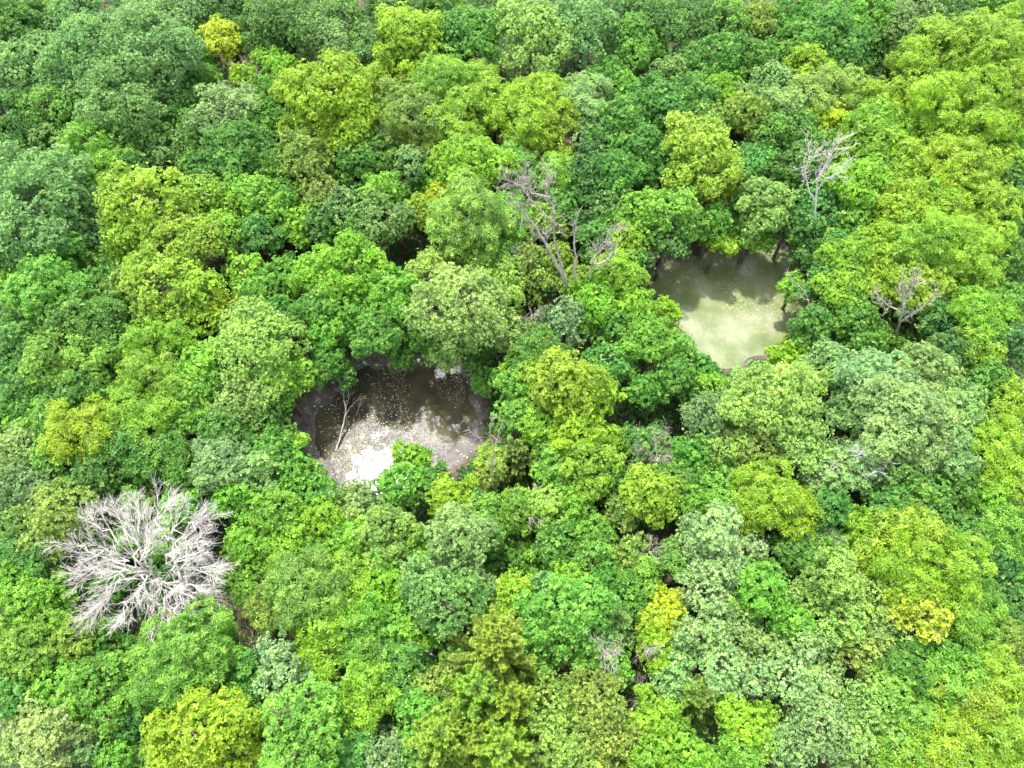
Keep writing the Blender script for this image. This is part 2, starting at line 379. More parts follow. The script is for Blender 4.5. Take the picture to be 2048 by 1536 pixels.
#TREES
# px py r colour kind [height scale] | label | short name used by its neighbours   (px, py: centre of the crown in the 2048 x 1536 photograph)
TREES = '''
20 55 62 D r
58 42 46 S r | bright lime tree among dark crowns at the photo's top left corner | bright lime top left tree
150 25 62 B k
205 105 82 B k | grey green tree left of the tallest dark crown, top left | grey tree
287 88 92 B k | tallest blue green dome of the dark top left stand, pale tipped lobes | tall blue green dome
345 30 62 B k
380 85 52 G r
437 15 55 D r
448 78 46 K r 1.05 | bright yellow tree above brown dead brush near the top edge | bright yellow tree
515 45 58 D k
590 38 70 D k
545 118 38 L r
580 140 44 S r
640 70 62 B k
555 75 40 G r
690 30 60 G k
735 95 52 B r
823 72 76 Y r | yellow green pointed dome standing alone below the top edge, left of centre | pointed yellow green dome
800 12 50 D r
885 20 52 G r
935 70 72 G r
980 20 46 D k
1066 68 76 H k | pale sage round tree at the top centre | pale sage top tree
1165 50 76 B k
1120 10 50 B k
1212 150 46 G r
1262 70 62 G r
1270 10 46 D k
1320 40 60 D k
1392 50 52 D k
1385 120 46 G k
1455 40 56 G k
1525 40 46 O r
1590 20 50 E r
1600 80 50 G r
1660 60 62 E r
1690 105 52 E r
1738 22 56 L r | light green tree touching the top edge, right of centre | light green top edge tree
1790 45 44 S r | lime tree with star tufts at the top edge beside dark crowns, right | lime top edge tree
975 912 32 Y r .8
845 648 46 G r 1.15
1850 30 62 B k
1920 20 52 D k
1980 15 46 G r
2020 50 62 Y f
30 150 62 B k
95 125 62 B k
105 205 62 G k
165 178 62 B k
240 175 82 B k | darkest lobe below the blue green dome with a shaded brown gap under it | dark lobed tree
318 140 62 B k
330 185 58 G k
25 235 60 D r
20 285 36 S f
395 155 38 L r
490 155 36 Y r
440 212 62 P k | pale sage tree below the brown dead brush | pale sage tree under the brush
365 212 42 G r
540 195 48 G r
520 250 45 G r
668 188 92 Y r 1.1 | big yellow crown left of the top centre, yellow tips | big yellow crown
735 170 52 Y r
620 250 52 Y r
588 183 24 S r
690 262 64 Y r
770 140 36 L r
885 160 72 S f | feathery lime dome left of the bright yellow green double crown | feathery lime dome
818 215 72 O f
905 235 66 S f
870 270 52 O f
985 185 62 Y f 1.05
1045 232 66 Y f | yellow green lower half of the bright double crown at upper centre | lower bright crown
1092 190 58 Y f 1.1 | brightest yellow green dome at upper centre, star shaped tufts | brightest upper centre dome
1100 260 56 Y f
1168 195 56 P f
1240 168 44 L r
1185 265 46 B k
1200 330 58 D k
1248 250 66 E r
1285 305 66 E r | emerald tree with open shaded gap on its right, upper centre right | emerald tree
1235 340 58 E r
1310 200 62 E r
1340 145 50 B k
1375 205 56 G r
1445 118 58 E r | emerald green tree just left of the grey green bush near the upper right | upper emerald tree
1425 175 48 S r
1505 110 46 G r
1550 158 46 P k | silvery grey green tree left of the dome with yellow right side | silvery tree
1618 128 52 Y r | small dome with yellow right side at upper right centre | yellow sided dome
1640 175 52 H f
1395 240 52 H k
1570 208 56 P k
1500 200 46 B k
1705 172 46 H f
1735 125 48 D v
1700 215 56 L v
1745 75 40 G r
1795 180 52 Y f
1815 118 36 Y f
1880 112 72 Y f 1.1
1975 95 82 Y f 1.1
1935 195 82 Y f 1.05 | middle crown of the big yellow green stand in the upper right corner | upper right yellow stand
2025 190 62 Y f 1.05
1870 215 56 S f
2015 255 48 S r
40 320 44 G r
100 285 46 B k
190 282 62 L f 1.05 | bright feathery light green tree amid darker crowns, upper left | feathery light green tree
200 345 58 L f
130 330 40 D r
255 268 46 B k
260 330 44 D r
285 235 52 G k
338 292 48 B k | greyish round bush above the big pale yellow tree, upper left | greyish round bush
400 275 28 S r
395 240 44 G r
470 292 66 E r
430 330 52 E r
560 240 40 G r
605 320 60 O r | brownish olive tree left of centre with reddish tips | brownish olive tree
560 330 50 G r
640 380 48 O r
650 330 40 O r
300 400 88 Y k 1.1 | big pale yellow green crown on the left, upper of two | big pale yellow crown
262 470 66 Y k
345 470 72 Y k 1.05
410 395 58 S k
440 460 56 S k
395 330 40 G r
520 385 58 L r
500 330 44 E r
590 445 40 S r | small lime tuft right of the big pale yellow crown | small lime tuft
520 470 48 E r
565 390 44 G r
640 430 44 D r
460 400 40 E r
75 405 102 B k | big blue grey oak like dome at the left edge, upper third | big blue grey dome
150 440 60 B k
25 480 62 E r
70 500 52 D k
195 510 44 G r
700 310 56 G r
760 290 52 G r
735 235 50 G r
760 375 50 L r | light green tree above the grey green round bush, centre left | light green bush neighbour
680 400 50 B k
758 442 58 B k | grey green round bush above the lime tipped dome, centre left | grey green round bush
700 450 40 G r
820 325 52 B k
930 330 80 S r | green tree with yellow flecks below the bright double crown | yellow flecked green tree
880 390 40 K r 1.05
868 345 40 G r
985 330 46 L r
1040 330 50 L f
1118 345 46 S f
1130 400 44 G r
935 430 88 H f 1.05 | pale lime feathery tree left of the forked snag | pale lime feathery tree
838 425 42 Y r
1005 440 52 L f
990 500 46 G r
1100 440 46 S k 0.8
1065 420 40 L r .7
1185 470 48 G r
1150 380 40 D r
1215 410 52 D k
1285 435 62 L r
1345 420 70 L k | light green tree whose foliage overhangs the green pond, from the left | overhanging light green tree
1335 470 50 G k
1430 432 50 G r .9
1250 480 50 Y r
1262 520 36 G r
1438 482 34 S r .8 | small lime tree hanging over the green pond's upper left shore | small lime shore tree
1405 310 82 Y k 1.05 | broad olive yellow dome above the green pond | broad olive yellow dome
1380 262 46 Y r
1370 360 50 Y k
1455 345 48 Y r
1502 232 50 O r
1440 238 42 O r
1545 255 52 G k
1520 310 46 E r
1600 250 50 G k
1535 400 60 H r | pale green tree hanging above the green pond's top shore | pale tree over green pond
1510 455 44 L r .8
1580 450 40 D r .8
1495 400 40 G r
1655 222 42 K r
1698 245 38 Y r
1690 295 42 S r
1625 290 50 G k
1590 330 50 D r
1690 345 46 D k .7
1640 425 58 E k .8
1760 235 56 S f
1830 260 52 S f
1745 300 62 S r
1820 330 62 Y r
1905 320 76 Y f
1730 370 66 S r
1790 400 70 Y r | yellow green crown in the middle of the right hand stand, upper right | right stand middle crown
1860 410 62 Y r
1940 400 72 Y f | pale yellow green dome in the right hand stand near the right edge | right stand edge dome
1995 320 46 S r
2030 350 42 G k
2025 430 52 G r
1850 480 80 Y f
1940 490 72 Y f
1775 480 60 Y r
1720 440 48 L r
2020 510 50 G r
1700 520 56 S r
90 560 82 L r | light green broad tree at the left edge, upper middle | light green left tree
155 520 40 G r
30 545 46 L r
205 560 44 E r
225 615 52 E r
160 650 70 G r
330 565 78 Y k 1.05 | pale yellow green crown on the left, lower of two | lower pale yellow crown
400 585 62 Y k
445 605 44 K k .9
265 555 50 O k
350 630 46 O k
480 530 44 S k
515 575 46 L r
555 615 42 G r
560 545 46 G r
625 535 56 S r | lime tree left of the lime tipped dome, centre left | lime neighbour
715 530 76 S r 1.1 | bright lime tipped dome above the muddy pond | lime tipped dome
770 590 66 L r 1.05
650 600 58 G r
700 620 62 L r
760 660 62 G r | green tree overhanging the muddy pond's top shore | overhanging green tree
650 665 50 L r .9
660 715 50 E r .75
800 692 42 E r .7
590 650 46 G r
120 705 74 L r
35 690 62 E r
225 690 56 E r
300 690 58 S f 1.05 | bright star tufted lime tree on the left, above a spiky one | star tufted lime tree
360 655 42 D v
60 770 60 E r
145 775 60 E r | emerald tree left of the spiky tree, left side | emerald left tree
510 680 84 H k 1.1 | pale olive dome left of the muddy pond | pale olive dome
450 710 50 S k
562 752 62 S k
480 790 60 H k
536 822 54 G k .8
288 755 60 S f 1.1 | spiky tufted green tree with rayed shoots, left side | spiky tufted tree
270 830 66 S f
230 790 42 S f
330 820 48 L f
395 730 56 L r
385 800 58 L r
440 860 56 E r
170 850 66 Y f | yellow feathery tree left of the spiky tufted tree | yellow feathery tree
205 900 50 G r
90 840 56 L r
20 830 44 L r
30 900 56 P k
108 912 52 L r | light green tree above the olive one near the left edge | light green lower left tree
40 965 56 B k
185 950 56 D r
280 900 56 E f
340 900 50 G f
370 950 44 G r
576 888 38 S r .7
530 900 52 G r
925 590 104 H k 1.15 | broad pale lime dome in the centre between both ponds | broad pale lime dome
860 540 62 H k
1000 570 62 H k
885 670 60 H k .9
1010 650 54 H k
975 540 50 H k
950 700 46 G k .7
1120 510 40 O r
1080 560 44 O k .8
1060 510 40 O r
1131 645 52 P k | pale grey green round tree between the two ponds | pale round tree between ponds
1080 700 56 G f
1180 600 58 S r
1155 560 44 O r
1235 560 60 S r
1272 612 54 S r
1330 625 42 Y r .8 | yellow green tree at the green pond's left shore | left shore yellow green tree
1300 680 60 L r
1345 695 46 L r
1235 650 50 G r
1220 710 52 E k
1180 740 46 G k
1350 750 52 G r
1400 735 38 E r .7
1290 770 46 G r
1420 770 30 S r
1125 775 82 Y r 1.1 | broad yellow lime dome right of the muddy pond | broad yellow lime dome
1195 775 56 Y r 1.1
1060 740 52 S f
1155 850 66 Y r
1085 845 52 S r
1030 770 52 L r
975 755 36 G k .6
1035 830 48 L r .9
1185 925 66 S r 1.05 | rounded lime crown below the yellow lime dome | lime crown below yellow lime dome
1120 920 52 L r
1215 870 44 S r
1230 960 46 G r
1592 565 30 L r .7 | small light green tree leaning over the green pond's right shore | small right shore tree
1645 560 50 E r
1640 640 50 G r .9
1690 590 56 S r
1730 640 58 G r
1680 490 42 G r
1625 500 38 E k .7
1640 665 40 G r .7
1750 560 56 Y r
1830 560 60 Y r
1850 620 50 D r
1900 560 52 S f
1800 680 44 G r .6
1965 620 56 S f 1.05 | lime feathery tree near the right edge beside shaded crowns | lime right edge tree
1955 690 46 S f
2020 590 46 G r
2030 680 50 D k
1900 700 50 D r
1580 708 40 S r .7 | lime tree at the green pond's bottom shore | lime bottom shore tree
1500 772 48 H k .9
1550 800 90 H k 1.1 | broad pale lime oak like dome below the green pond | pale dome below green pond
1620 770 56 H k
1430 830 66 B k
1460 890 62 O k
1600 870 66 H k
1510 900 62 O k
1500 960 44 G r
1400 900 50 G r
1760 745 72 P r 1.05
1850 735 62 P r 1.05
1820 830 92 P r 1.1 | broad silvery sage dome with bare twigs showing through, right side | broad silvery sage dome
1900 810 66 P r
1720 830 60 B r
1900 890 62 P r
1800 910 66 B r
1730 920 58 P r
1670 940 58 P r
1660 710 46 P r
1975 760 50 E r
2030 800 46 Y f
1990 880 62 Y f | yellow green star tufted tree at the right edge, mid height | right edge tufted tree
1920 970 50 G r
2030 950 50 Y f
1980 1000 46 S r
1660 1010 52 E r
1860 980 56 G r
1780 1000 56 E r
1845 1030 46 G r
1300 885 46 B r .7
1345 960 52 G r
1265 880 36 E r .7
1300 990 66 Y r | yellow green tree below the grey twig brush, centre right | tree below grey brush
1240 1020 46 O r
1380 1000 52 L r
1440 970 56 L r
1530 985 70 Y f 1.05 | yellow green feathery tree below the pale dome, right of centre | yellow tree below pale dome
1480 1020 50 Y f
1590 1010 52 Y f
105 1025 72 O k 1.05 | olive dome up and left of the big bare tree | olive dome
40 1060 50 O k
30 1130 60 E r
60 1200 70 L r
165 1060 40 G r
240 1080 46 L v
330 1090 50 L v
210 1170 44 E v
330 1160 44 G v
270 1000 44 L r .8
355 1005 36 L r
445 925 62 P r | pale sage tree left of the muddy pond's bottom end | pale sage pond tree
510 950 56 P r
580 935 56 L r .8
600 990 58 G r .8
470 1000 52 L r
535 1020 62 L r
570 1060 56 S r
500 1090 56 L r | light green tree right of the big bare tree | light green tree by bare tree
640 1040 50 S r
480 1150 44 L r
640 1100 46 G r
800 970 56 L r .9 | light green tree in front of the muddy pond, with pale tips | front pond tree
822 912 38 S r .8 | small dark topped round tree sticking up before the muddy pond | small round pond tree
865 955 44 E r .75
745 990 50 P r .6
700 1010 50 P r .6
910 995 58 Y r .9 | lime round tree right below the muddy pond's lower right | lime tree below pond
960 1010 36 L r
1035 925 40 O c 1.4
990 940 36 O r .8
775 1058 66 H r | pale lime tree below the muddy pond, its left side lit | pale lime tree below pond
830 1085 38 L r
765 1115 50 L r
700 1080 44 L r
918 1085 72 P r 1.05 | pale sage dome below the muddy pond, right of the pale lime tree | pale sage dome
885 1200 86 B k 1.1 | blue grey rounded dome in the lower middle | blue grey lower dome
840 1160 50 P k
945 1180 50 P k
985 1060 46 L r
1040 1010 50 L r
1090 1000 50 H r
1150 1000 52 L r
1010 1110 46 G v
1060 1100 42 L v
1105 1080 44 G r
1180 1060 50 L r
1130 1148 48 S r 1.05 | bright lime round bush like tree in the lower centre | bright lime round tree
1180 1110 50 L r
1215 1150 46 G r
1262 1105 44 O k
1025 1190 56 Y r
1000 1240 42 S r
1075 1190 44 B r
1135 1235 88 L r 1.1 | broad light green dome right of the yellow cedar, lower centre | broad light green lower dome
1210 1240 56 B r
1080 1280 56 L r
1060 1330 50 L r
1190 1290 46 L r
1225 1320 40 L r
600 1175 78 O f 1.1 | golden olive feathery tree right of the big bare tree | golden olive tree
550 1200 56 O f
645 1240 62 Y f
560 1130 50 S f
690 1150 56 S f
700 1230 56 L f
640 1300 44 Y f
760 1180 56 S r
780 1250 50 L r
720 1310 52 L f
820 1320 46 E r
350 1318 92 L f 1.05 | dense round light green tree below the big bare tree | dense round light green tree
420 1290 52 L f
470 1300 34 O v
500 1340 44 E r
570 1345 66 P k 1.05 | pale grey green round tree in the lower left middle | pale grey green round tree
140 1285 56 O r
60 1290 62 O r
210 1280 44 G r
200 1370 70 L r
120 1370 56 L r
50 1380 56 G r
80 1475 78 P k | pale green dome at the bottom left corner | bottom left pale dome
170 1460 52 B k
20 1500 50 P k
250 1440 46 E r
460 1390 40 G r
400 1470 92 Y r 1.1 | bright yellow green dome at the bottom edge, left | bright bottom left dome
330 1490 52 Y r
455 1440 42 Y r
300 1400 44 G r
230 1510 46 L r
600 1465 86 L v 1.9 | dense small leaved light green dome at the bottom edge, left of centre | dense small leaved dome
550 1520 50 L v 1.9
660 1420 50 E r
515 1450 40 E r
690 1500 46 E r
735 1385 60 S f | lime tree with hanging tufts, lower left of centre | hanging tuft tree
700 1440 40 L f
830 1415 58 L r
800 1360 44 E r
870 1370 44 O r
880 1305 40 G v
770 1500 50 P k
830 1500 42 G r
850 1260 44 S r
920 1320 34 H r
985 1295 76 Y c 2.1 | bright yellow spiky cedar in the lower centre | bright yellow cedar
945 1385 66 Y c 2.0 | olive spiky cedar below the bright yellow cedar | olive cedar
1020 1420 62 Y c 2.0
890 1480 66 Y c 2.0
1005 1500 66 Y c 2.0
955 1460 52 Y c 1.9
1100 1420 66 O k 1.1
1185 1410 76 O k 1.1 | broad olive grey dome with a dark gap in its top, bottom centre | broad olive grey dome
1130 1490 76 O k 1.1
1220 1480 66 O k 1.05
1320 1440 60 S r | vivid lime tree right of the broad olive grey dome | vivid lime tree
1300 1510 60 S r
1370 1500 44 S r
1385 1400 48 O c 1.4
1320 1300 40 Y r
1330 1210 46 K r
1310 1250 40 Y r
1350 1120 40 G r
1255 1190 40 G r
1290 1150 40 L r
1440 1080 82 P k 1.1 | whitish sage dome with creamy tips, lower right of centre | whitish sage dome
1390 1100 44 P k
1500 1090 50 P k
1530 1180 64 L r 1.05 | mid green dome among whitish sage crowns, lower right | green dome among sage crowns
1420 1175 58 P k
1410 1260 60 P k
1470 1240 46 P k
1460 1340 62 P k
1540 1285 46 P k
1350 1350 46 P k
1570 1340 60 P k
1620 1290 50 P k
1590 1110 44 G r
1640 1095 46 G r
1590 1240 40 L r
1680 1150 76 H k 1.05 | pale leafy dome left of the big yellow green feathery crown, lower right | pale dome by big feathery crown
1745 1180 56 H k
1620 1190 44 H k
1820 1090 82 Y f 1.1
1880 1130 88 Y f 1.15 | big yellow green feathery crown in the lower right quarter | big feathery crown
1920 1200 66 S f 1.05
1790 1150 50 Y f
1760 1080 50 S f
1700 1250 60 H k
1770 1260 56 H k
1730 1320 56 O k
1858 1235 52 K k 1.45 | bright golden yellow crown in the lower right quarter | bright golden crown
1822 1215 38 K k 1.4
1930 1290 56 E r
1970 1260 46 L r
2015 1280 50 O r
2010 1200 44 D r
2000 1120 44 D r
2030 1060 50 L f
1940 1060 46 E r
2035 1140 30 L r
1820 1340 66 G r
1890 1370 62 L f
1790 1400 62 L r
1850 1440 56 L f
1650 1370 50 P k
1650 1440 66 P k 1.05 | whitish tipped sage dome near the bottom edge, right of centre | whitish bottom dome
1600 1490 52 P k
1510 1450 56 S r | lime tree by a dark brown gap near the bottom edge, right of centre | lime tree by gap
1480 1510 50 L r
1470 1420 36 E v
1740 1450 66 H k
1720 1510 52 P k
1940 1390 66 Y f | yellow green feathery tree in the lower right corner region | lower right feathery tree
2010 1360 62 Y f
1910 1480 72 Y f
2000 1470 72 Y f
1810 1500 60 S f
2030 1540 60 Y f
1960 1330 46 L f
'''  # unnamed tree right of the overhanging green tree is added to block reflected sky
#ENDTREES

# ------------------------------------------------------------------ ponds and ground
MUD1 = [(592, 860), (602, 795), (650, 765), (690, 722), (760, 700), (860, 690), (935, 728), (958, 790), (966, 850), (955, 900), (905, 940),
        (850, 970), (760, 1000), (690, 1000), (640, 990), (618, 930)]
WAT1 = [(640, 900), (634, 850), (650, 815), (690, 780), (725, 745), (800, 722), (890, 722), (926, 755), (934, 800), (938, 845), (926, 885),
        (895, 915), (850, 950), (770, 985), (705, 990), (676, 955)]
MUD2 = [(1285, 545), (1330, 515), (1400, 500), (1450, 462), (1510, 462), (1590, 500), (1630, 590), (1618, 680), (1540, 722), (1470, 748), (1405, 735),
        (1375, 650), (1320, 600)]
WAT2 = [(1295, 548), (1335, 524), (1405, 508), (1455, 472), (1508, 472), (1580, 508), (1616, 590), (1604, 668), (1530, 702), (1464, 736), (1405, 730),
        (1372, 660), (1315, 605)]
WZ = -0.30
def poly_w(poly, z): return np.array([at(x, y, z)[:2] for x, y in poly])
MUD1w, WAT1w, MUD2w, WAT2w = poly_w(MUD1, 0), poly_w(WAT1, WZ), poly_w(MUD2, 0), poly_w(WAT2, WZ)
def smooth_poly(p, it=3):
    for _ in range(it):
        q = np.roll(p, -1, 0); p = np.stack([p * .75 + q * .25, p * .25 + q * .75], 1).reshape(-1, 2)
    return p
MUD1w, WAT1w, MUD2w, WAT2w = map(smooth_poly, (MUD1w, WAT1w, MUD2w, WAT2w))
MUD2w = WAT2w.mean(0) + (WAT2w - WAT2w.mean(0)) * 1.06

def sdist(P, poly):
    """signed distance to a polygon, negative inside"""
    P = np.asarray(P, float); A = poly; B = np.roll(poly, -1, 0)
    best = np.full(len(P), 1e9); inside = np.zeros(len(P), bool)
    for a, b in zip(A, B):
        ab = b - a; t = np.clip(((P - a) @ ab) / (ab @ ab + 1e-12), 0, 1)
        best = np.minimum(best, np.linalg.norm(P - a - t[:, None] * ab, axis=1))
        c = ((a[1] > P[:, 1]) != (b[1] > P[:, 1]))
        xi = (b[0] - a[0]) * (P[:, 1] - a[1]) / (b[1] - a[1] + 1e-12) + a[0]
        inside ^= c & (P[:, 0] < xi)
    return np.where(inside, -best, best)

def vnoise(P, scale, seed):
    rg = np.random.default_rng(seed); T = rg.random((64, 64)); p = P / scale
    i = np.floor(p).astype(int); f = p - i; f = f * f * (3 - 2 * f)
    g = lambda a, b: T[a % 64, b % 64]
    return (g(i[:, 0], i[:, 1]) * (1 - f[:, 0]) + g(i[:, 0] + 1, i[:, 1]) * f[:, 0]) * (1 - f[:, 1]) + \
           (g(i[:, 0], i[:, 1] + 1) * (1 - f[:, 0]) + g(i[:, 0] + 1, i[:, 1] + 1) * f[:, 0]) * f[:, 1]
def ground_z(P):
    z = (vnoise(P, 9, 1) - .5) * .5 + (vnoise(P, 1.7, 2) - .5) * .14
    d = np.minimum(sdist(P, MUD1w), sdist(P, MUD2w))
    dw = np.minimum(sdist(P, WAT1w), sdist(P, WAT2w))
    jag = (vnoise(P, 1.9, 31) - .5) * 1.3 + (vnoise(P, .7, 32) - .5) * .5
    d = d + jag; dw = dw + jag
    k = np.clip(d / 2.5 + .5, 0, 1); z = z * k
    basin = -0.22 * np.clip(-d / .8, 0, 1)
    z = z + basin + (vnoise(P, .9, 3) - .5) * .05
    inw = np.clip(-dw / 1.0 + .25, 0, 1)
    return np.where(dw < .35, np.minimum(z, WZ + .05) - inw * .6, z), d, dw

def make_ground():
    xs = np.concatenate([np.linspace(-700, -80, 12)[:-1], np.arange(-80, 80.01, .33), np.linspace(80, 700, 12)[1:]])
    ys = np.concatenate([np.linspace(-500, -12, 10)[:-1], np.arange(-12, 110.01, .33), np.linspace(110, 1200, 14)[1:]])
    X, Y = np.meshgrid(xs, ys); P = np.stack([X.ravel(), Y.ravel()], 1)
    z = np.zeros(len(P)); d = np.full(len(P), 9.); 
    near = (np.abs(P[:, 0]) < 81) & (P[:, 1] > -13) & (P[:, 1] < 111)
    z[near], d[near], _ = ground_z(P[near])
    nx, ny = len(xs), len(ys)
    i, j = np.meshgrid(np.arange(nx - 1), np.arange(ny - 1)); a = (j * nx + i).ravel()
    Fc = np.stack([a, a + 1, a + nx + 1, a + nx], 1).astype(np.int32)
    me = bpy.data.meshes.new('ground')
    me.vertices.add(len(P)); me.vertices.foreach_set('co', np.column_stack([P, z]).ravel().astype(np.float32))
    me.loops.add(Fc.size); me.loops.foreach_set('vertex_index', Fc.ravel())
    me.polygons.add(len(Fc)); me.polygons.foreach_set('loop_start', np.arange(0, Fc.size, 4, dtype=np.int32))
    me.update(calc_edges=True); me.polygons.foreach_set('use_smooth', np.ones(len(Fc), bool))
    at_ = me.attributes.new('mud', 'FLOAT', 'POINT'); at_.data.foreach_set('value', np.clip(.5 - d / .8, 0, 1).astype(np.float32))
    m, t, n, k = new_mat('forest_floor')
    o = n('ShaderNodeOutputMaterial'); p = n('ShaderNodeBsdfPrincipled'); p.inputs['Roughness'].default_value = .85
    co = n('ShaderNodeTexCoord')
    def ns(sc, det=6):
        x = n('ShaderNodeTexNoise'); x.inputs['Scale'].default_value = sc; x.inputs['Detail'].default_value = det
        x.inputs['Roughness'].default_value = .65; k(co.outputs['Object'], x.inputs['Vector']); return x
    def rp(src, stops):
        r = n('ShaderNodeValToRGB'); e = r.color_ramp.elements
        e[0].position, e[0].color = stops[0][0], (*stops[0][1], 1); e[1].position, e[1].color = stops[-1][0], (*stops[-1][1], 1)
        for q, c in stops[1:-1]: z_ = e.new(q); z_.color = (*c, 1)
        k(src, r.inputs[0]); return r
    litter = rp(ns(3.0).outputs['Fac'], [(.3, (.030, .022, .014)), (.5, (.060, .042, .026)), (.62, (.10, .072, .045)), (.75, (.04, .07, .02))])
    mud = rp(ns(1.3, 9).outputs['Fac'], [(.3, (.030, .024, .021)), (.5, (.062, .050, .043)), (.68, (.13, .105, .088))])
    vo = n('ShaderNodeTexVoronoi'); vo.inputs['Scale'].default_value = 5.5; k(co.outputs['Object'], vo.inputs['Vector'])
    speck = n('ShaderNodeMapRange'); speck.inputs['From Min'].default_value = .10; speck.inputs['From Max'].default_value = .16
    speck.inputs['To Min'].default_value = 1; speck.inputs['To Max'].default_value = 0; k(vo.outputs['Distance'], speck.inputs['Value'])
    mudl = n('ShaderNodeMix'); mudl.data_type = 'RGBA'; mudl.inputs['B'].default_value = (.26, .22, .18, 1)
    k(speck.outputs[0], mudl.inputs['Factor']); k(mud.outputs[0], mudl.inputs['A'])
    am = n('ShaderNodeAttribute'); am.attribute_name = 'mud'
    mx = n('ShaderNodeMix'); mx.data_type = 'RGBA'
    k(am.outputs['Fac'], mx.inputs['Factor']); k(litter.outputs[0], mx.inputs['A']); k(mudl.outputs['Result'], mx.inputs['B'])
    k(mx.outputs['Result'], p.inputs['Base Color'])
    rr = n('ShaderNodeMapRange'); rr.inputs['To Min'].default_value = .9; rr.inputs['To Max'].default_value = .5
    k(am.outputs['Fac'], rr.inputs['Value']); k(rr.outputs[0], p.inputs['Roughness'])
    bp = n('ShaderNodeBump'); bp.inputs['Strength'].default_value = .6; bp.inputs['Distance'].default_value = .12
    k(ns(6).outputs['Fac'], bp.inputs['Height']); k(bp.outputs[0], p.inputs['Normal'])
    k(p.outputs[0], o.inputs['Surface'])
    me.materials.append(m)
    g = link('ground', me); g['kind'] = 'structure'
make_ground()

def water_material(name, stops, rough, scum, spec=.5, film=None):
    m, t, n, k = new_mat(name)
    o = n('ShaderNodeOutputMaterial'); p = n('ShaderNodeBsdfPrincipled')
    co = n('ShaderNodeTexCoord')
    x = n('ShaderNodeTexNoise'); x.inputs['Scale'].default_value = .28; x.inputs['Detail'].default_value = 8; x.inputs['Roughness'].default_value = .6
    k(co.outputs['Object'], x.inputs['Vector'])
    r = n('ShaderNodeValToRGB'); e = r.color_ramp.elements
    e[0].position, e[0].color = stops[0][0], (*stops[0][1], 1); e[1].position, e[1].color = stops[-1][0], (*stops[-1][1], 1)
    for q, c in stops[1:-1]: z_ = e.new(q); z_.color = (*c, 1)
    k(x.outputs['Fac'], r.inputs[0]); k(r.outputs[0], p.inputs['Base Color'])
    p.inputs['IOR'].default_value = 1.333
    q_ = n('ShaderNodeTexNoise'); q_.inputs['Scale'].default_value = 5.5; q_.inputs['Detail'].default_value = 3   # broken surface film
    k(co.outputs['Object'], q_.inputs['Vector'])
    qr = n('ShaderNodeMapRange'); qr.inputs['From Min'].default_value = .38; qr.inputs['From Max'].default_value = .56
    qr.inputs['To Min'].default_value = spec * .35; qr.inputs['To Max'].default_value = spec
    k(q_.outputs['Fac'], qr.inputs['Value']); k(qr.outputs[0], p.inputs['Specular IOR Level'])
    y = n('ShaderNodeTexNoise'); y.inputs['Scale'].default_value = .8; y.inputs['Detail'].default_value = 6
    k(co.outputs['Object'], y.inputs['Vector'])
    mr = n('ShaderNodeMapRange'); mr.inputs['From Min'].default_value = .45; mr.inputs['From Max'].default_value = .7
    mr.inputs['To Min'].default_value = rough; mr.inputs['To Max'].default_value = scum
    k(y.outputs['Fac'], mr.inputs['Value']); k(mr.outputs[0], p.inputs['Roughness'])
    w = n('ShaderNodeTexNoise'); w.inputs['Scale'].default_value = 1.6; w.inputs['Detail'].default_value = 4
    k(co.outputs['Object'], w.inputs['Vector'])
    bp = n('ShaderNodeBump'); bp.inputs['Strength'].default_value = .05; bp.inputs['Distance'].default_value = .1
    k(w.outputs['Fac'], bp.inputs['Height']); k(bp.outputs[0], p.inputs['Normal'])
    k(p.outputs[0], o.inputs['Surface'])
    return m

def fan_sheet(name, poly, z, mat):
    me = bpy.data.meshes.new(name)
    me.from_pydata([(x, y, z) for x, y in poly], [], [list(range(len(poly)))])
    me.materials.append(mat)
    if me.polygons[0].normal.z < 0: me.flip_normals()
    o = link(name, me); o['kind'] = 'structure'; return o
W1 = fan_sheet('muddy_pond_water', MUD1w + 0, WZ, water_material('murky_brown_water', [(.3, (.022, .022, .016)), (.5, (.05, .044, .025)), (.7, (.075, .064, .032))], .015, .06, 1.0))
W2 = fan_sheet('green_pond_water', MUD2w + 0, WZ, water_material('algae_green_water', [(.3, (.075, .110, .035)), (.48, (.120, .145, .060)), (.66, (.19, .20, .12))], .20, .36, 1.0))

def scatter(name, polyw, dens, size, cols, label, seed, z, clump=None, thr=.45, aspect=1.0):
    rg = np.random.default_rng(seed)
    lo, hi = polyw.min(0), polyw.max(0); n = int(dens * np.prod(hi - lo))
    P = lo + rg.random((n, 2)) * (hi - lo)
    d = sdist(P, polyw); P = P[d < -.02]
    if clump: P = P[vnoise(P, clump, seed + 3) * .7 + rg.random(len(P)) * .3 > thr]
    n = len(P); a = rg.uniform(0, 6.28, n); s = size * rg.lognormal(0, .35, n)
    zz = ground_z(P)[0] + .02 if z is None else np.full(n, z)
    c, si = np.cos(a), np.sin(a)
    ax = np.column_stack([c, si, rg.normal(scale=.12, size=n)]) * s[:, None]; bx = np.column_stack([-si, c, rg.normal(scale=.12, size=n)]) * (s * .6 * aspect)[:, None]
    C = np.column_stack([P, zz + np.abs(ax[:, 2]) + .006])
    Q = np.stack([C - ax / 2, C + bx / 2, C + ax / 2, C - bx / 2], 1)
    me = quads_mesh(name, Q, mat_cols(name, cols), rg.random(n))
    o = link(name, me); tag(o, label, 'leaf litter', kind='stuff')
